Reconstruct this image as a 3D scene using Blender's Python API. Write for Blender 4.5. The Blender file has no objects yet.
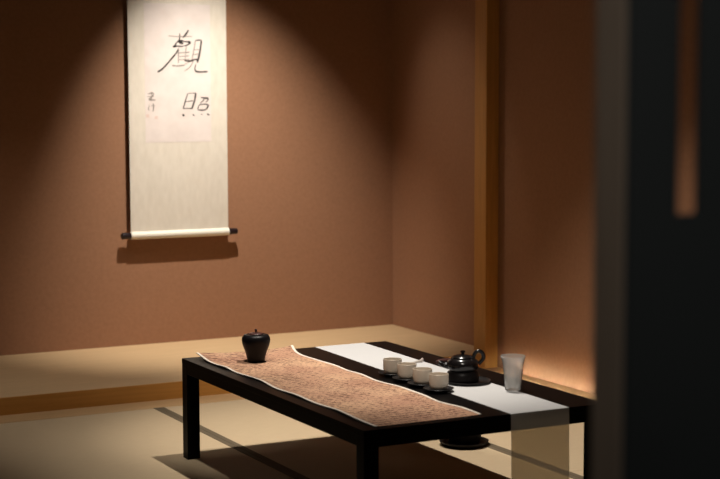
import bpy, bmesh, math, random
from mathutils import Vector, Matrix, noise
random.seed(7)
sc = bpy.context.scene
C = sc.collection
R = math.radians

# ------------------------------------------------------------------ camera
cam_d = bpy.data.cameras.new('camera'); cam = bpy.data.objects.new('camera', cam_d); C.objects.link(cam)
YAW, PITCH, ROLL, FPX = 27.73, 5.151, -0.16, 1553.3
cam.location = (0, 0, 1.3)
fwd = Vector((math.sin(R(YAW))*math.cos(R(PITCH)), math.cos(R(YAW))*math.cos(R(PITCH)), -math.sin(R(PITCH))))
rgt = Vector((math.cos(R(YAW)), -math.sin(R(YAW)), 0)); upv = rgt.cross(fwd)
r2 = rgt*math.cos(R(ROLL)) + upv*math.sin(R(ROLL)); u2 = -rgt*math.sin(R(ROLL)) + upv*math.cos(R(ROLL))
cam.rotation_euler = Matrix((r2, u2, -fwd)).transposed().to_euler()
cam_d.sensor_width = 36; cam_d.lens = 36*FPX/720; cam_d.clip_start = 0.05; cam_d.clip_end = 60
cam_d.dof.use_dof = True; cam_d.dof.focus_distance = 5.6; cam_d.dof.aperture_fstop = 3.6
sc.camera = cam

# ------------------------------------------------------------------ light
w = bpy.data.worlds.new('world'); sc.world = w; w.use_nodes = True
bg = w.node_tree.nodes['Background']; bg.inputs[0].default_value = (.8, .72, .62, 1); bg.inputs[1].default_value = 0.012
def spot(name, loc, aim, energy, size, blend, col, rad=.03):
    d = bpy.data.lights.new(name, 'SPOT'); d.energy = energy; d.spot_size = R(size); d.spot_blend = blend
    d.color = col; d.shadow_soft_size = rad
    o = bpy.data.objects.new(name, d); C.objects.link(o); o.location = loc
    o.rotation_euler = (Vector(aim)-Vector(loc)).to_track_quat('-Z', 'Y').to_euler()
    return o
WARM = (1, .915, .81)
spot('ceiling_spot_scroll', (2.70, 6.35, 2.72), (3.05, 7.2, .70), 345, 57, 1.0, WARM, .025)
spot('fill_spot_platform', (1.85, 5.75, 2.74), (1.95, 6.5, 0), 62, 62, 1.0, WARM, .06)  # added fill, evens out the dark left front of the platform
spot('ceiling_spot_table', (2.66, 4.84, 2.72), (3.02, 4.80, 0), 255, 74, .9, WARM, .02)
spot('ceiling_spot_mat', (1.80, 4.72, 2.72), (2.64, 5.44, 0), 125, 37, .9, WARM, .02)
spot('fill_spot_side_wall', (2.75, 7.2, 2.72), (4.07, 6.70, 1.05), 32, 32, 1.0, WARM, .04)  # added fill that brightens the side wall inside the alcove
spot('fill_spot_cups', (1.55, 2.7, 2.72), (2.50, 4.35, .37), 150, 20, 1.0, WARM, .03)  # added narrow front fill for the camera side of the cups
spot('fill_spot_door', (.2, .3, 2.35), (1.15, 1.3, 1.25), 45, 36, 1.0, (1, .93, .85), .05)  # added fill near the camera, lifts the dark door out of black
sc.view_settings.view_transform = 'Standard'; sc.view_settings.look = 'None'
sc.view_settings.gamma = 1; sc.view_settings.use_curve_mapping = False; sc.view_settings.exposure = 0

# ------------------------------------------------------------------ materials
def mat(name, col, rough=.6, metal=0, spec=.5, coat=0):
    m = bpy.data.materials.new(name); m.use_nodes = True
    b = m.node_tree.nodes['Principled BSDF']
    b.inputs['Base Color'].default_value = (*col, 1); b.inputs['Roughness'].default_value = rough
    b.inputs['Metallic'].default_value = metal; b.inputs['Specular IOR Level'].default_value = spec
    b.inputs['Coat Weight'].default_value = coat
    return m
def nd(m, t, **kw):
    n = m.node_tree.nodes.new(t)
    for k, v in kw.items(): setattr(n, k, v)
    return n
def ln(m, a, b): m.node_tree.links.new(a, b)
def noisy(name, c1, c2, scale=(1, 1, 1), nscale=20, rough=.7, bump=0.0, bscale=None, spec=.3, detail=5, lo=.3, hi=.7, dist=.002):
    """two-tone noise in object space with optional fine bump"""
    m = mat(name, c1, rough, spec=spec); b = m.node_tree.nodes['Principled BSDF']
    tc = nd(m, 'ShaderNodeTexCoord'); mp = nd(m, 'ShaderNodeMapping'); mp.inputs['Scale'].default_value = scale
    ln(m, tc.outputs['Object'], mp.inputs[0])
    n = nd(m, 'ShaderNodeTexNoise'); n.inputs['Scale'].default_value = nscale; n.inputs['Detail'].default_value = detail
    ln(m, mp.outputs[0], n.inputs['Vector'])
    cr = nd(m, 'ShaderNodeValToRGB'); cr.color_ramp.elements[0].position = lo; cr.color_ramp.elements[1].position = hi
    cr.color_ramp.elements[0].color = (*c1, 1); cr.color_ramp.elements[1].color = (*c2, 1)
    ln(m, n.outputs[0], cr.inputs[0]); ln(m, cr.outputs[0], b.inputs['Base Color'])
    if bump:
        n2 = n
        if bscale:
            n2 = nd(m, 'ShaderNodeTexNoise'); n2.inputs['Scale'].default_value = bscale; ln(m, mp.outputs[0], n2.inputs['Vector'])
        bp = nd(m, 'ShaderNodeBump'); bp.inputs['Strength'].default_value = bump; bp.inputs['Distance'].default_value = dist
        ln(m, n2.outputs[0], bp.inputs['Height']); ln(m, bp.outputs[0], b.inputs['Normal'])
    return m
M = {}
M['wall'] = noisy('wall_plaster', (.315, .162, .092), (.355, .182, .104), (1, 1, 1), 60, .9, .25, 260, .15)
M['ceiling'] = noisy('ceiling_wood', (.06, .035, .02), (.08, .05, .03), (1, 8, 1), 8, .8)
M['floor'] = mat('subfloor', (.12, .09, .06), .9)
M['platform'] = noisy('platform_wood', (.58, .405, .222), (.66, .465, .265), (.7, 14, 4), 6, .5, .05, None, .35)
M['kamachi'] = noisy('shaded_front_wood', (.56, .27, .06), (.64, .32, .08), (.6, 10, 16), 6, .5, .05, None, .35)  # same wood as the platform, front's shade put into a darker, oranger tone
M['trim'] = noisy('pale_trim_wood', (.50, .31, .15), (.57, .36, .18), (.7, 20, 8), 6, .6)
M['post'] = noisy('post_wood', (.44, .205, .045), (.54, .26, .065), (14, 14, .7), 6, .45, .06, None, .4)
M['tatami'] = noisy('tatami_rush', (.52, .40, .258), (.62, .487, .315), (3, 160, 1), 5, .75, .3, None, .25, dist=.001)
M['heri'] = noisy('tatami_border_cloth', (.13, .10, .065), (.16, .125, .08), (200, 200, 1), 5, .9)
M['lacquer'] = noisy('black_lacquer', (.004, .0035, .0035), (.006, .005, .005), (3, 3, 3), 9, .3, spec=.03)
M['door'] = mat('blue_black_paint', (.022, .026, .027), .6, spec=.3)
M['doorstile'] = noisy('dark_stained_stile', (.155, .12, .09), (.18, .14, .105), (12, 12, 1), 6, .65)
M['paper'] = noisy('scroll_silk', (.66, .60, .51), (.72, .66, .57), (1, 1, .4), 40, .85, .1, 500, .2)
M['art'] = noisy('scroll_paper', (.68, .60, .56), (.75, .67, .63), (1, 1, 1), 14, .85, spec=.2)
M['roller'] = mat('white_roller', (.80, .76, .66), .5)
M['knob'] = mat('dark_roller_knob', (.015, .008, .010), .35)
M['ink'] = noisy('ink', (.02, .018, .018), (.05, .045, .042), (1, 1, 1), 120, .8)
M['ink_grey'] = noisy('thin_ink', (.25, .22, .20), (.36, .32, .29), (1, 1, 1), 120, .8)
M['seal'] = mat('faded_seal_red', (.68, .53, .47), .8)
M['cord'] = mat('scroll_cord', (.25, .17, .1), .9)
M['cream'] = noisy('cream_ceramic', (.58, .50, .41), (.66, .58, .48), (1, 1, 1), 30, .45, spec=.4)
M['dark'] = noisy('black_stoneware', (.006, .005, .005), (.010, .008, .008), (1, 1, 1), 40, .4, spec=.12)
M['saucer'] = noisy('charcoal_saucer', (.008, .007, .007), (.013, .011, .011), (1, 1, 1), 40, .42, spec=.25)
M['jar'] = noisy('black_jar_glaze', (.004, .004, .0045), (.007, .006, .007), (1, 1, 1), 30, .38, spec=.18)
M['jarlid'] = mat('dark_red_lid', (.05, .015, .012), .4)
M['pot'] = noisy('iron_black_glaze', (.006, .005, .005), (.010, .008, .008), (1, 1, 1), 60, .2, spec=.45)
M['scoop'] = mat('pale_scoop', (.62, .55, .50), .5)
M['wine'] = noisy('dark_red_wood', (.06, .025, .022), (.085, .035, .03), (2, 20, 2), 8, .4)
M['matedge'] = mat('white_edge_paper', (.80, .72, .62), .8)

# calligraphy mat: tan paper with rows of small brush writing
m = mat('inscribed_paper', (.5, .3, .2), .8, spec=.2); b = m.node_tree.nodes['Principled BSDF']
tc = nd(m, 'ShaderNodeTexCoord'); sep = nd(m, 'ShaderNodeSeparateXYZ'); ln(m, tc.outputs['Object'], sep.inputs[0])
def mth(op, a, b_=None, c_=None):
    n = nd(m, 'ShaderNodeMath', operation=op)
    for i, v in enumerate((a, b_, c_)):
        if v is None: continue
        if isinstance(v, (int, float)): n.inputs[i].default_value = v
        else: ln(m, v, n.inputs[i])
    return n.outputs[0]
PR, PC = .0270, .0830
ry = mth('FRACT', mth('DIVIDE', sep.outputs[1], PR)); rx = mth('FRACT', mth('DIVIDE', sep.outputs[0], PC))
rowm = mth('LESS_THAN', mth('ABSOLUTE', mth('SUBTRACT', ry, .5)), .33)
colm = mth('LESS_THAN', mth('ABSOLUTE', mth('SUBTRACT', rx, .5)), .47)
n1 = nd(m, 'ShaderNodeTexNoise'); n1.inputs['Scale'].default_value = 120; n1.inputs['Detail'].default_value = 2
mpn = nd(m, 'ShaderNodeMapping'); mpn.inputs['Scale'].default_value = (.55, 1.25, 1); ln(m, tc.outputs['Object'], mpn.inputs[0]); ln(m, mpn.outputs[0], n1.inputs['Vector'])
n3 = nd(m, 'ShaderNodeTexNoise'); n3.inputs['Scale'].default_value = 7; ln(m, tc.outputs['Object'], n3.inputs['Vector'])
thr = mth('GREATER_THAN', n1.outputs[0], mth('MULTIPLY_ADD', n3.outputs[0], -.34, .685))
ink = mth('MULTIPLY', mth('MULTIPLY', rowm, colm), mth('MULTIPLY', thr, .85))
n2 = nd(m, 'ShaderNodeTexNoise'); n2.inputs['Scale'].default_value = 5; n2.inputs['Detail'].default_value = 4
ln(m, tc.outputs['Object'], n2.inputs['Vector'])
cr = nd(m, 'ShaderNodeValToRGB'); cr.color_ramp.elements[0].position = .35; cr.color_ramp.elements[1].position = .65
cr.color_ramp.elements[0].color = (.47, .26, .168, 1); cr.color_ramp.elements[1].color = (.60, .375, .235, 1)
ln(m, n2.outputs[0], cr.inputs[0])
mx = nd(m, 'ShaderNodeMix', data_type='RGBA'); ln(m, ink, mx.inputs[0]); ln(m, cr.outputs[0], mx.inputs[6])
mx.inputs[7].default_value = (.09, .035, .025, 1); ln(m, mx.outputs[2], b.inputs['Base Color'])
M['inscribed'] = m

# sheer linen runner
m = bpy.data.materials.new('sheer_white_linen'); m.use_nodes = True; nt = m.node_tree; nt.nodes.clear()
out = nd(m, 'ShaderNodeOutputMaterial'); df = nd(m, 'ShaderNodeBsdfDiffuse'); tl = nd(m, 'ShaderNodeBsdfTranslucent'); tr = nd(m, 'ShaderNodeBsdfTransparent')
tcn = nd(m, 'ShaderNodeTexCoord'); nz = nd(m, 'ShaderNodeTexNoise'); nz.inputs['Scale'].default_value = 300; ln(m, tcn.outputs['Object'], nz.inputs['Vector'])
crn = nd(m, 'ShaderNodeValToRGB'); crn.color_ramp.elements[0].color = (.80, .80, .80, 1); crn.color_ramp.elements[1].color = (.90, .90, .91, 1)
ln(m, nz.outputs[0], crn.inputs[0]); ln(m, crn.outputs[0], df.inputs[0]); tl.inputs[0].default_value = (.85, .68, .42, 1); tr.inputs[0].default_value = (.95, .80, .52, 1)
m1 = nd(m, 'ShaderNodeMixShader'); m1.inputs[0].default_value = .18; ln(m, df.outputs[0], m1.inputs[1]); ln(m, tl.outputs[0], m1.inputs[2])
m2 = nd(m, 'ShaderNodeMixShader'); m2.inputs[0].default_value = .22; ln(m, m1.outputs[0], m2.inputs[1]); ln(m, tr.outputs[0], m2.inputs[2])
ln(m, m2.outputs[0], out.inputs[0]); M['linen'] = m

# frosted ribbed glass
m = bpy.data.materials.new('ribbed_glass'); m.use_nodes = True; nt = m.node_tree; nt.nodes.clear()
out = nd(m, 'ShaderNodeOutputMaterial'); tr = nd(m, 'ShaderNodeBsdfTransparent'); gl = nd(m, 'ShaderNodeBsdfGlossy'); gl.inputs['Roughness'].default_value = .15
df = nd(m, 'ShaderNodeBsdfTranslucent'); df.inputs[0].default_value = (.9, .9, .88, 1)
dd = nd(m, 'ShaderNodeBsdfDiffuse'); dd.inputs[0].default_value = (.8, .8, .78, 1)
lw = nd(m, 'ShaderNodeLayerWeight'); lw.inputs[0].default_value = .12
ma = nd(m, 'ShaderNodeMixShader'); ma.inputs[0].default_value = .5; ln(m, df.outputs[0], ma.inputs[1]); ln(m, dd.outputs[0], ma.inputs[2])
mb = nd(m, 'ShaderNodeMixShader'); mb.inputs[0].default_value = .32; ln(m, tr.outputs[0], mb.inputs[1]); ln(m, ma.outputs[0], mb.inputs[2])
mc = nd(m, 'ShaderNodeMixShader'); ln(m, lw.outputs['Fresnel'], mc.inputs[0]); ln(m, mb.outputs[0], mc.inputs[1]); ln(m, gl.outputs[0], mc.inputs[2])
ln(m, mc.outputs[0], out.inputs[0]); M['glass'] = m

# ------------------------------------------------------------------ helpers
def mesh_obj(name, bm, material, parent=None, smooth=False, loc=(0, 0, 0)):
    me = bpy.data.meshes.new(name); bmesh.ops.recalc_face_normals(bm, faces=bm.faces) if smooth != 'keep' else None
    bm.to_mesh(me); bm.free(); me.materials.append(M[material])
    if smooth:
        for p in me.polygons: p.use_smooth = True
        try: me.set_sharp_from_angle(angle=R(40))
        except Exception: pass
    o = bpy.data.objects.new(name, me); C.objects.link(o); o.location = loc
    if parent: o.parent = parent
    return o
def box(x0, x1, y0, y1, z0, z1, bev=0, seg=2):
    bm = bmesh.new(); bmesh.ops.create_cube(bm, size=1)
    for v in bm.verts: v.co = Vector(((x0+x1)/2+v.co.x*(x1-x0), (y0+y1)/2+v.co.y*(y1-y0), (z0+z1)/2+v.co.z*(z1-z0)))
    if bev: bmesh.ops.bevel(bm, geom=list(bm.edges), offset=bev, segments=seg, profile=.5, affect='EDGES')
    return bm
def lathe(prof, n=48, ribs=None):
    """closed or open profile [(r,z)] spun round z; ribs(i_angle,r,z)->r"""
    bm = bmesh.new(); rings = []
    for r, z in prof:
        if r < 1e-6: rings.append([bm.verts.new((0, 0, z))])
        else:
            rings.append([bm.verts.new(((ribs(2*math.pi*k/n, r, z) if ribs else r)*math.cos(2*math.pi*k/n),
                                        (ribs(2*math.pi*k/n, r, z) if ribs else r)*math.sin(2*math.pi*k/n), z)) for k in range(n)])
    for a, b_ in zip(rings, rings[1:]):
        for k in range(n):
            k2 = (k+1) % n
            if len(a) == 1 and len(b_) == 1: continue
            if len(a) == 1: bm.faces.new((a[0], b_[k2], b_[k]))
            elif len(b_) == 1: bm.faces.new((a[k], a[k2], b_[0]))
            else: bm.faces.new((a[k], a[k2], b_[k2], b_[k]))
    return bm
def tube(pts, rads, n=14, flat=1.0):
    bm = bmesh.new(); pts = [Vector(p) for p in pts]; rings = []
    for i, p in enumerate(pts):
        t = (pts[min(i+1, len(pts)-1)]-pts[max(i-1, 0)]).normalized()
        a = Vector((0, 1, 0)) if abs(t.y) < .9 else Vector((1, 0, 0))
        u = t.cross(a).normalized(); v = t.cross(u).normalized()
        rings.append([bm.verts.new(p+(u*math.cos(2*math.pi*k/n)+v*flat*math.sin(2*math.pi*k/n))*rads[i]) for k in range(n)])
    for a, b_ in zip(rings, rings[1:]):
        for k in range(n): bm.faces.new((a[k], a[(k+1) % n], b_[(k+1) % n], b_[k]))
    bm.faces.new(rings[0]); bm.faces.new(rings[-1][::-1])
    return bm
def curve_pts(ctrl, n=16):
    out = []; c = [Vector(p) for p in ctrl]; c = [c[0]*2-c[1]]+c+[c[-1]*2-c[-2]]
    for i in range(1, len(c)-2):
        for k in range(n):
            t = k/n
            out.append(.5*((2*c[i])+(c[i+1]-c[i-1])*t+(2*c[i-1]-5*c[i]+4*c[i+1]-c[i+2])*t*t+(3*c[i]-c[i-1]-3*c[i+1]+c[i+2])*t**3))
    out.append(c[-2]); return out
def thing(name, label, cat, loc=(0, 0, 0), rz=0, group=None):
    o = bpy.data.objects.new(name, None); C.objects.link(o); o.location = loc; o.rotation_euler = (0, 0, rz)
    o.empty_display_size = .05; return tag(o, label, cat, group)
def tag(o, label, cat, group=None):
    o['label'] = label; o['category'] = cat
    if group: o['group'] = group
    return o
def struct(o, label=None, cat=None):
    o['kind'] = 'structure'
    if label: o['label'] = label; o['category'] = cat
    return o
def dup(root, loc, label):
    r = root.copy(); C.objects.link(r); r.location = loc; r['label'] = label
    for ch in list(root.children):
        c = ch.copy(); C.objects.link(c); c.parent = r
        for g in ch.children:
            d = g.copy(); C.objects.link(d); d.parent = c
    return r

# ------------------------------------------------------------------ setting
YB, XW = 7.363, 4.07                # back wall, right wall
YP, ZP = 6.304, .075                # alcove platform front and height
struct(mesh_obj('wall_back', box(-.6, XW+.12, YB, YB+.12, -.05, 2.8), 'wall'), 'brown plaster back wall behind the hanging scroll', 'wall')
struct(mesh_obj('wall_right', box(XW, XW+.12, .2, YB, -.05, 2.8), 'wall'), 'brown plaster side wall carrying the wooden post', 'wall')
struct(mesh_obj('ceiling', box(-.6, XW+.12, .2, YB+.12, 2.8, 2.88), 'ceiling'), 'dark ceiling above the tea room', 'ceiling')
floor = struct(mesh_obj('floor', box(-.6, XW, -.3, YB, -.06, -.022), 'floor'), 'floor of pale tatami mats with dark cloth borders', 'floor')
# tatami mats: children of the floor, borders are their sub-parts
MW, ML, Y0 = .845, 1.76, 6.15
def tatami(x0, x1, y0, y1):
    g = .0008; hw = .024
    t = mesh_obj('tatami_mat', box(x0+g, x1-g, y0+g, y1-g, -.022, 0, .0015, 1), 'tatami', floor)
    for a, b_ in ((x0+g, x0+hw), (x1-hw, x1-g)):
        mesh_obj('mat_border', box(a, b_, y0+g, y1-g, -.010, .0012, .0005, 1), 'heri', t)
for x0, x1 in ((3.11, 3.955), (2.265, 3.11), (.505, 2.265), (-.6, .505)):
    for j in range(3): tatami(x0, x1, Y0-ML*(j+1), Y0-ML*j)
struct(mesh_obj('trim_1', box(-.6, 3.955, Y0+.001, YP-.0005, -.022, .001, .002), 'trim'), 'pale wooden floor strip below the platform edge', 'trim')
struct(mesh_obj('trim_2', box(3.956, XW-.001, .87, YP-.001, -.022, .001, .002), 'trim'), 'pale wooden floor strip along the side wall', 'trim')
# light strip let into the floor trim along the side wall
M['led'] = mat('led_diffuser', (.9, .85, .75), .5)
_b = M['led'].node_tree.nodes['Principled BSDF']; _b.inputs['Emission Color'].default_value = (.95, 1.08, .98, 1); _b.inputs['Emission Strength'].default_value = 78
M['channel'] = mat('light_channel', (.10, .07, .05), .5)
ls = thing('floor_light_strip', 'slim floor lamp strip washing the foot of the side wall', 'light strip', (3.966, 5.2, .001))
mesh_obj('channel', box(-.008, 0, -1.02, 1.02, 0, .0064, .0005), 'trim', ls)
mesh_obj('cover', box(0, .006, -1.02, 1.02, .0056, .0066), 'trim', ls)
mesh_obj('diffuser', box(0, .003, -1.0, 1.0, .001, .0055), 'led', ls)
# alcove platform
p = thing('alcove_platform', 'low pale wooden alcove platform along the back wall below the scroll', 'platform', (1.8, 6.8, -.022))
o = mesh_obj('platform_top', box(-.6, XW-.0005, YP+.108, YB-.0005, ZP-.03, ZP, .001), 'platform', p); o.location = (-1.8, -6.8, .022)
o = mesh_obj('platform_front_top', box(-.6, 3.9965, YP+.0045, YP+.108, -.022, ZP, .001), 'platform', p); o.location = (-1.8, -6.8, .022)
o = mesh_obj('front_board', box(-.6, 3.9965, YP, YP+.0045, -.022, ZP-.001, .001), 'kamachi', p); o.location = (-1.8, -6.8, .022); o['label'] = 'front board of the platform, its shade painted in as orange-brown'
o = mesh_obj('support', box(-.6, XW-.0005, YB-.1, YB-.02, -.022, ZP-.03), 'kamachi', p); o.location = (-1.8, -6.8, .022)
# alcove post
tag(mesh_obj('alcove_post', box(3.997, XW-.0005, YP, YP+.106, -.022, 2.8, .004), 'post'), 'golden wooden post against the side wall at the platform end', 'post')
# dark door close to the camera
d = thing('door_1', 'blurred dark door edge close to the camera on the right', 'door', (1.0, 1.3, 0)); d['kind'] = 'structure'
DX, DY = .994, 1.300
o = mesh_obj('door_stile', box(DX, DX+.045, DY, DY+.055, 0, 2.3, .003), 'doorstile', d); o.location = (-1, -1.3, 0); o['label'] = 'brownish edge stile'
SX0, SX1, SZ0, SZ1 = 1.058, 1.087, 1.178, 1.80
for nm, (a, b_, z0, z1) in (('door_board', (DX+.001, SX0, 0, 2.3)), ('door_board', (SX1, 1.95, 0, 2.3)), ('door_board', (SX0, SX1, 0, SZ0)), ('door_board', (SX0, SX1, SZ1, 2.3))):
    o = mesh_obj(nm, box(a, b_, DY-.008, DY, z0, z1), 'door', d); o.location = (-1, -1.3, 0)

# ------------------------------------------------------------------ hanging scroll
YS = 7.317
s = thing('hanging_scroll', 'tall cream hanging scroll with black brush calligraphy on the back wall', 'scroll', (2.82, YS, .60))
off = Vector((-2.82, -YS, -.60))
def sp(name, bm, material, parent=None, smooth=False):
    o = mesh_obj(name, bm, material, s, smooth); o.location = off; return o
def sub(name, bm, material, parent): return mesh_obj(name, bm, material, parent)
SXL, SXR = 2.564, 3.085
sp('backing_sheet', box(SXL, SXR, YS-.001, YS+.001, .63, 2.42), 'paper')
art = sp('writing_panel', box(2.648, 2.998, YS-.0016, YS-.0011, 1.09, 1.775), 'art')
def xcyl(x0, x1, y, z, r, n=24):
    return tube([(x0, y, z), (x1, y, z)], [r, r], n)
sp('bottom_roller', xcyl(SXL-.001, SXR+.001, YS, .630, .019), 'roller', smooth=True)
for a, b_ in ((SXL-.049, SXL-.001), (SXR+.001, SXR+.049)):
    sp('roller_knob', tube([(a, YS, .630), (a+.004, YS, .630), (b_-.004, YS, .630), (b_, YS, .630)], [.013, .0165, .0155, .013], 20), 'knob', smooth=True)
sp('top_rod', xcyl(SXL-.01, SXR+.01, YS, 2.425, .014), 'knob', smooth=True)
sp('hanging_cord', tube([(2.62, YS, 2.435), (2.82, YS+.02, 2.54), (2.84, YS+.02, 2.54), (3.02, YS, 2.435)], [.003]*4, 8), 'cord')
sp('wall_hook', tube([(2.83, YB, 2.535), (2.83, YS+.01, 2.535), (2.83, YS+.005, 2.55)], [.004]*3, 8), 'knob')
def pix(x, y):                              # picture plane of the scroll -> metres on the sheet
    u = (x-145)/66.
    return Vector((2.650+(x-145)*.00527, 0, 1.0915+(142-y)*(.00491+u*.00007)))
def brush(strokes, name, material, org, scale, k=1.0):
    bm = bmesh.new(); yy0, yy1 = YS-.0016, YS-.0022
    for st in strokes:
        pts = [(pix(org[0]+q[0]/scale, org[1]+q[1]/scale), q[2]/scale*.0051*k) for q in st]
        cp = curve_pts([Vector((a.x, wd, a.z)) for a, wd in pts], 6) if len(pts) > 1 else None
        L, Rr = [], []
        for i, c in enumerate(cp):
            a = cp[max(i-1, 0)]; b_ = cp[min(i+1, len(cp)-1)]
            t = Vector((b_.x-a.x, 0, b_.z-a.z))
            if t.length < 1e-9: t = Vector((1, 0, 0))
            t.normalize(); nrm = Vector((-t.z, 0, t.x)); h = max(c.y, .0004)*.5*(1+.22*noise.noise(Vector((c.x*90, 0, c.z*90))))
            L.append(Vector((c.x, 0, c.z))+nrm*h); Rr.append(Vector((c.x, 0, c.z))-nrm*h)
        vs = []
        for y in (yy0, yy1): vs.append(([bm.verts.new((q.x, y, q.z)) for q in L], [bm.verts.new((q.x, y, q.z)) for q in Rr]))
        (l0, r0), (l1, r1) = vs; n = len(l0)
        for i in range(n-1):
            bm.faces.new((l1[i], l1[i+1], r1[i+1], r1[i])); bm.faces.new((l0[i], r0[i], r0[i+1], l0[i+1]))
            bm.faces.new((l0[i], l0[i+1], l1[i+1], l1[i])); bm.faces.new((r0[i], r1[i], r1[i+1], r0[i+1]))
        bm.faces.new((l0[0], l1[0], r1[0], r0[0])); bm.faces.new((l0[-1], r0[-1], r1[-1], l1[-1]))
    o = sp(name, bm, material); return o
A = ((150, 25), 566/65.)
dark_strokes = [
 [(338, 42, 10), (318, 75, 16), (288, 108, 8)],
 [(262, 68, 6), (262, 100, 10), (256, 132, 8)],
 [(200, 186, 14), (218, 180, 18), (232, 152, 10), (262, 132, 14), (300, 140, 10)],
 [(205, 186, 14), (240, 182, 12), (285, 186, 10)],
 [(250, 138, 16), (270, 150, 26), (292, 160, 14)],
 [(300, 142, 8), (345, 146, 16), (350, 156, 14), (318, 176, 8), (282, 182, 6)],
 [(252, 200, 8), (225, 245, 12), (170, 310, 13), (110, 375, 15), (66, 405, 17)],
 [(452, 132, 12), (446, 180, 15), (434, 250, 17), (414, 326, 15)],
 [(300, 308, 8), (350, 312, 15), (395, 298, 12), (420, 306, 12)],
 [(398, 136, 8), (425, 130, 10), (452, 133, 10)],
 [(400, 340, 7), (392, 385, 10), (408, 405, 14), (450, 408, 13), (505, 406, 11)]]
grey_strokes = [
 [(162, 92, 6), (250, 98, 8), (368, 98, 7)],
 [(398, 136, 8), (386, 210, 9), (366, 300, 8)],
 [(376, 216, 6), (440, 212, 8)], [(372, 256, 6), (432, 252, 9)],
 [(236, 242, 8), (345, 235, 10)], [(246, 272, 6), (340, 268, 8)], [(246, 300, 6), (345, 298, 8)],
 [(192, 350, 12), (240, 354, 13), (300, 348, 12)], [(250, 215, 9), (246, 330, 8)], [(318, 165, 8), (312, 240, 8), (305, 310, 7)],
 [(378, 315, 7), (345, 368, 9), (300, 398, 6)], [(372, 300, 6), (300, 345, 6)]]
brush(dark_strokes, 'brush_character', 'ink', *A)['label'] = 'large upper brush character, dark strokes'
brush(grey_strokes, 'brush_character', 'ink_grey', *A)['label'] = 'large upper brush character, dry grey strokes'
B = ((140, 85), 9.)
brush([[(426, 76, 8), (405, 140, 11), (384, 212, 10)], [(500, 74, 16), (488, 140, 14), (462, 216, 16)], [(405, 152, 5), (472, 142, 10)],
       [(384, 214, 8), (425, 210, 7), (462, 212, 10)], [(430, 76, 5), (470, 74, 6), (500, 74, 10)],
       [(545, 112, 6), (575, 118, 14), (612, 122, 13), (604, 146, 9), (590, 158, 6)], [(578, 120, 8), (566, 144, 9), (535, 168, 6)], [(530, 180, 6), (520, 204, 9), (518, 226, 8)],
       [(530, 182, 6), (575, 174, 9), (612, 182, 13), (604, 208, 12), (594, 224, 9)], [(518, 224, 8), (560, 228, 13), (598, 222, 9)], [(376, 264, 10), (385, 272, 20), (394, 280, 9)], [(470, 262, 6), (476, 271, 12), (484, 280, 6)], [(600, 262, 7), (612, 268, 13), (626, 274, 5)],
       [(545, 262, 4), (552, 267, 7), (560, 272, 4)]],
      'brush_character', 'ink', *B, 1.0)['label'] = 'lower brush character with four dots'
brush([[(68, 76, 8), (105, 68, 12), (116, 82, 10), (80, 122, 12), (95, 130, 14), (132, 130, 10)], [(98, 60, 5), (100, 130, 8)], [(60, 100, 4), (120, 98, 7)],
       [(112, 160, 8), (116, 195, 11), (110, 236, 7)], [(80, 172, 4), (70, 210, 7), (78, 226, 5)], [(95, 185, 5), (128, 182, 6)]],
      'signature', 'ink_grey', *B)
for q in ((138, 290), (62, 274)):
    a = pix(140+q[0]/9, 85+q[1]/9); sp('seal_mark', box(a.x-.008, a.x+.008, YS-.0021, YS-.0016, a.z-.008, a.z+.008), 'seal')

# ------------------------------------------------------------------ low black table
TX0, TX1, TY0, TY1, TZ, LEG = 2.022, 2.866, 3.826, 5.240, .366, .048
t = thing('low_table', 'long low black lacquer table with square legs on the tatami', 'table', ((TX0+TX1)/2, (TY0+TY1)/2, 0))
toff = Vector((-(TX0+TX1)/2, -(TY0+TY1)/2, 0))
def tp(name, bm): o = mesh_obj(name, bm, 'lacquer', t); o.location = toff; return o
tp('tabletop', box(TX0, TX1, TY0, TY1, TZ-.020, TZ, .0008))
AP = .052; g = .0015
tp('apron', box(TX0+.0006, TX0+.030, TY0+LEG, TY1-LEG, TZ-AP, TZ-.020, .001)); tp('apron', box(TX1-.030, TX1-.0006, TY0+LEG, TY1-LEG, TZ-AP, TZ-.020, .001))
tp('apron', box(TX0+LEG, TX1-LEG, TY0+.0006, TY0+.030, TZ-AP, TZ-.020, .001)); tp('apron', box(TX0+LEG, TX1-LEG, TY1-.030, TY1-.0006, TZ-AP, TZ-.020, .001))
for x in (TX0+.0003, TX1-LEG-.0003):
    for y in (TY0+.0003, TY1-LEG-.0003): tp('leg', box(x, x+LEG, y, y+LEG, .001, TZ-.020, .0015))

# ------------------------------------------------------------------ inscribed mat on the table
NX, NY = 16, 90
MY0, MY1 = 3.856, 5.232
def mat_edge(y):
    f = (y-MY0)/(MY1-MY0)
    wl = .004*math.sin(y*11)+.0025*math.sin(y*23+1); wr = .005*math.sin(y*13+2)+.003*math.sin(y*29)
    far = max(0, (f-.85)/.15)
    return 2.077+wl*min(1, f*6)-.004*far, 2.428+wr*min(1, f*6)+.026*far**1.5
def mat_z(u, y):
    f = (y-MY0)/(MY1-MY0); e = abs(u-.5)*2
    z = .0015+.0016*(e**6)*(1+math.sin(y*19+u*2))
    far = max(0, (f-.87)/.13)
    z += far**1.6*(.015 if u < .5 else .010)*(.35+.65*e**2) if far else 0
    if u < .5: z += max(0, 1-abs(f-.80)/.05)*.004*e**3
    return TZ+z
cm = thing('inscribed_mat', 'tan paper table mat with rows of brush writing and white wavy edges', 'table mat', (2.25, 4.53, TZ))
moff = Vector((-2.25, -4.53, -TZ))
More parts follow.
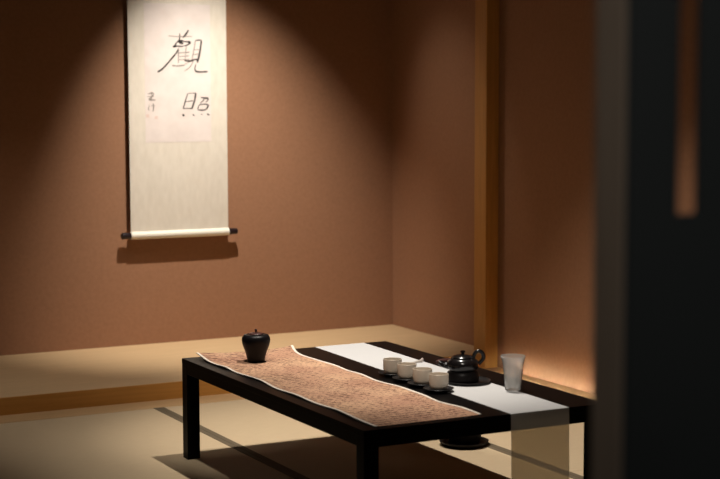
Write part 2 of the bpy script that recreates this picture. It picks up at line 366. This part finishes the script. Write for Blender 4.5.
def sheet(u0, u1, nu, dz, th):
    bm = bmesh.new(); top, bot = [], []
    for j in range(NY+1):
        y = MY0+(MY1-MY0)*j/NY; a, b_ = mat_edge(y); rt, rb = [], []
        for i in range(nu+1):
            u = u0+(u1-u0)*i/nu; x = a+(b_-a)*u; z = mat_z(min(max(u, 0), 1), y)+dz
            rt.append(bm.verts.new((x, y, z))); rb.append(bm.verts.new((x, y, z-th)))
        top.append(rt); bot.append(rb)
    for j in range(NY):
        for i in range(nu):
            bm.faces.new((top[j][i], top[j][i+1], top[j+1][i+1], top[j+1][i])); bm.faces.new((bot[j][i], bot[j+1][i], bot[j+1][i+1], bot[j][i+1]))
        bm.faces.new((top[j][0], top[j+1][0], bot[j+1][0], bot[j][0])); bm.faces.new((top[j][nu], bot[j][nu], bot[j+1][nu], top[j+1][nu]))
    for i in range(nu):
        bm.faces.new((top[0][i], bot[0][i], bot[0][i+1], top[0][i+1])); bm.faces.new((top[NY][i], top[NY][i+1], bot[NY][i+1], bot[NY][i]))
    return bm
o = mesh_obj('paper_sheet', sheet(.012, .988, NX, 0, .0012), 'inscribed', cm, True); o.location = moff
for a, b_ in ((-.010, .014), (.986, 1.012)):
    o = mesh_obj('white_edging', sheet(a, b_, 2, .0012, .0024), 'matedge', cm, True); o.location = moff

# ------------------------------------------------------------------ sheer white runner, hanging over the near end
bm = bmesh.new(); rows = []
path = [(5.235, TZ+.0012)]
for k in range(1, 29): path.append((5.235+(3.829-5.235)*k/28, TZ+.0012))
path += [(3.8245, TZ+.0008), (3.8225, TZ-.002)]
for k in range(1, 15): path.append((3.8225-.004*math.sin(k/14*2.2), TZ-.002-.33*k/14))
for (y, z) in path:
    f = (y-3.826)/(5.235-3.826); xl = 2.515+max(0, f)*.042; xr = xl+.210
    rows.append([bm.verts.new((xl+(xr-xl)*i/6, y-(.0035*math.sin(i*1.3)*max(0, (TZ-z-.01)) if z < TZ-.01 else 0), z)) for i in range(7)])
for a, b_ in zip(rows, rows[1:]):
    for i in range(6): bm.faces.new((a[i], a[i+1], b_[i+1], b_[i]))
bmesh.ops.translate(bm, vec=(-2.62, -4.53, -TZ), verts=bm.verts)
tag(mesh_obj('table_runner', bm, 'linen', None, True, (2.62, 4.53, TZ)), 'sheer white cloth runner under the tea set, hanging over the table end', 'table runner')
TR = TZ+.0018                       # top of the runner

# ------------------------------------------------------------------ black jar
jar = thing('lidded_jar', 'small black lidded jar with broad shoulders standing on the inscribed mat', 'jar', (2.226, 5.035, TZ+.0018))
mesh_obj('jar_body', lathe([(0, 0), (.028, 0), (.0305, .003), (.0335, .018), (.040, .040), (.0475, .060), (.0510, .076), (.0500, .088), (.0440, .0965), (.034, .0995), (.024, .098), (.022, .0965), (0, .0965)]), 'jar', jar, True)
lid = mesh_obj('jar_lid', lathe([(0, .0968), (.0235, .0968), (.026, .1005), (.022, .1035), (.010, .1055), (0, .106)]), 'jarlid', jar, True); lid['label'] = 'dark red-brown lid'
mesh_obj('lid_knob', lathe([(0, .1055), (.0035, .1055), (.0032, .110), (.0050, .1135), (.0042, .117), (0, .1182)], 20), 'jarlid', lid, True)

# ------------------------------------------------------------------ four cups on saucers
cup_xy = [(2.518, 4.556), (2.513, 4.448), (2.511, 4.341), (2.509, 4.234)]
words_c = ['cream ceramic tea cup farthest from the teapot, at the far end of the row', 'cream ceramic tea cup second from the far end of the row',
           'cream ceramic tea cup third in the row, next to the nearest cup', 'cream ceramic tea cup nearest the camera in the row of four']
words_s = ['dark round saucer under the farthest tea cup', 'dark round saucer under the second tea cup from the far end', 'dark round saucer under the third tea cup in the row', 'dark round saucer under the nearest tea cup']
SH = .008
sau = thing('saucer', words_s[0], 'saucer', (*cup_xy[0], TR), group='dark saucers in a row')
mesh_obj('dish', lathe([(0, 0), (.026, 0), (.028, .001), (.044, .0065), (.0485, .010), (.0495, .0112), (.0485, .0118), (.043, .0088), (.030, SH-.001), (.028, SH-.0005), (0, SH-.0005)]), 'saucer', sau, True)
mesh_obj('foot_ring', lathe([(.024, .0005), (.024, -.0006), (.0275, -.0006), (.0275, .0005)], 40), 'saucer', sau, True)
cup = thing('tea_cup', words_c[0], 'cup', (*cup_xy[0], TR+SH), group='cream tea cups in a row')
mesh_obj('cup_body', lathe([(0, .0), (.0215, .0), (.0225, .0015), (.0285, .006), (.0312, .014), (.0318, .028), (.0318, .046), (.0312, .0474), (.0300, .0466), (.0298, .030), (.0285, .014), (.022, .007), (0, .006)]), 'cream', cup, True)
mesh_obj('rim', lathe([(.0299, .0466), (.0300, .0484), (.0310, .0490), (.0320, .0484), (.0320, .0466)], 48), 'cream', cup, True)
for i in range(1, 4):
    dup(sau, (*cup_xy[i], TR), words_s[i]); dup(cup, (*cup_xy[i], TR+SH), words_c[i])

# ------------------------------------------------------------------ teapot on warmer on round plate
PX, PY = 2.655, 4.325
pl = thing('round_plate', 'round black plate on the runner beneath the teapot warmer', 'plate', (PX+.016, PY-.003, TR))
mesh_obj('plate_dish', lathe([(0, 0), (.055, 0), (.060, .0008), (.0725, .004), (.0765, .0085), (.0775, .0095), (.0762, .0098), (.0725, .0055), (.071, .0045), (0, .0045)]), 'saucer', pl, True)
mesh_obj('plate_foot', lathe([(.040, .0005), (.040, -.0006), (.046, -.0006), (.046, .0005)], 40), 'saucer', pl, True)
wm = thing('teapot_warmer', 'round black stoneware warmer under the teapot on the round plate', 'warmer', (PX, PY, TR+.0045))
mesh_obj('warmer_body', lathe([(0, 0), (.050, 0), (.0525, .002), (.0540, .008), (.0535, .024), (.0500, .033), (.044, .0365), (.036, .037), (.034, .035), (.034, .012), (0, .010)]), 'dark', wm, True)
mesh_obj('warmer_rim', lathe([(.035, .0365), (.035, .0390), (.041, .0390), (.0420, .0365)], 40), 'dark', wm, True)
ZT = TR+.0045+.0390
tpot = thing('teapot', 'small shiny black teapot with lid and side handle standing on its warmer', 'teapot', (PX, PY, ZT), R(-20)); tpot.scale = (1.12, 1.12, 1)
mesh_obj('pot_body', lathe([(0, 0), (.036, 0), (.0425, .003), (.0475, .014), (.0480, .022), (.0440, .032), (.036, .0385), (.030, .0405), (.027, .041), (0, .041)]), 'pot', tpot, True)
pld = mesh_obj('pot_lid', lathe([(0, .0412), (.031, .0412), (.032, .0430), (.028, .0465), (.016, .0505), (0, .052)]), 'pot', tpot, True)
mesh_obj('lid_knob', lathe([(0, .0515), (.0045, .0515), (.004, .055), (.0078, .0590), (.0070, .0635), (0, .0655)], 24), 'pot', pld, True)
cp = curve_pts([(-.040, .006, .014), (-.054, .008, .017), (-.064, .009, .023), (-.072, .010, .026)], 6)
mesh_obj('spout', tube(cp, [.013-.0072*i/(len(cp)-1) for i in range(len(cp))], 16), 'pot', tpot, True)
cp = curve_pts([(.030, -.003, .036), (.036, -.005, .056), (.047, -.006, .063), (.058, -.007, .055), (.060, -.006, .038), (.046, -.004, .018)], 6)
mesh_obj('pot_handle', tube(cp, [.0058]*len(cp), 12), 'pot', tpot, True)

# tea scoops behind the cups
bm = tube(curve_pts([(0, 0, .0035), (.030, .012, .0035), (.062, .022, .0045), (.080, .028, .008)], 6), [.0035]*9+[.005]*6+[.007]*4, 10, .5)
tag(mesh_obj('tea_scoop', bm, 'scoop', None, True, (2.665, 4.715, TR)), 'pale slender tea scoop lying on the runner behind the cups', 'scoop')
bm = tube([(0, 0, .008), (.012, .002, .008), (.068, .012, .008), (.080, .014, .008)], [.0052, .0080, .0080, .0055], 14)
tag(mesh_obj('tea_tube', bm, 'wine', None, True, (2.770, 4.690, TZ)), 'dark red wooden tea tube lying behind the teapot', 'tea tube')

# ------------------------------------------------------------------ glass pitcher
def ribs(a, r, z): return r*(1+.018*math.cos(a*18)) if .012 < z < .085 else r
gp = thing('glass_pitcher', 'ribbed clear glass pitcher standing on the near part of the runner', 'pitcher', (2.734, 4.145, TR))
mesh_obj('glass_body', lathe([(0, 0), (.024, 0), (.0255, .002), (.0265, .012), (.0290, .045), (.0315, .075), (.0345, .090), (.0392, .106), (.0398, .109), (.0385, .1085), (.0330, .091), (.0298, .075), (.0270, .045), (.0245, .014), (.022, .009), (0, .008)], 72, ribs), 'glass', gp, True)
mesh_obj('pouring_lip', tube(curve_pts([(-.0385, .010, .1075), (-.047, 0, .1105), (-.0385, -.010, .1075)], 6), [.0018]*13, 8), 'glass', gp, True)
mesh_obj('glass_rim', lathe([(.0380, .1080), (.0384, .1102), (.0398, .1106), (.0406, .1094), (.0400, .1080)], 72), 'glass', gp, True)

# ------------------------------------------------------------------ black bowl on dish on the floor beyond the table
fx, fy = 3.030, 4.925
dsh = thing('round_dish', 'wide flat black round dish on the tatami beyond the table', 'dish', (fx, fy, .0))
mesh_obj('dish_plate', lathe([(0, 0), (.062, 0), (.070, .002), (.086, .008), (.0925, .016), (.0935, .019), (.091, .0195), (.084, .012), (.066, .007), (0, .007)]), 'dark', dsh, True)
mesh_obj('dish_foot', lathe([(.056, .001), (.056, -.0), (.064, -.0), (.064, .001)], 40), 'dark', dsh, True)
bw = thing('floor_bowl', 'black flared bowl standing on the round dish beyond the table', 'bowl', (fx, fy, .007))
mesh_obj('bowl_body', lathe([(0, .012), (.058, .012), (.062, .022), (.066, .034), (.076, .055), (.084, .080), (.087, .098), (.0845, .099), (.080, .080), (.070, .052), (.054, .028), (0, .024)]), 'dark', bw, True)
mesh_obj('bowl_foot', lathe([(0, 0), (.060, 0), (.060, .004), (.058, .012), (0, .0125)], 40), 'dark', bw, True)
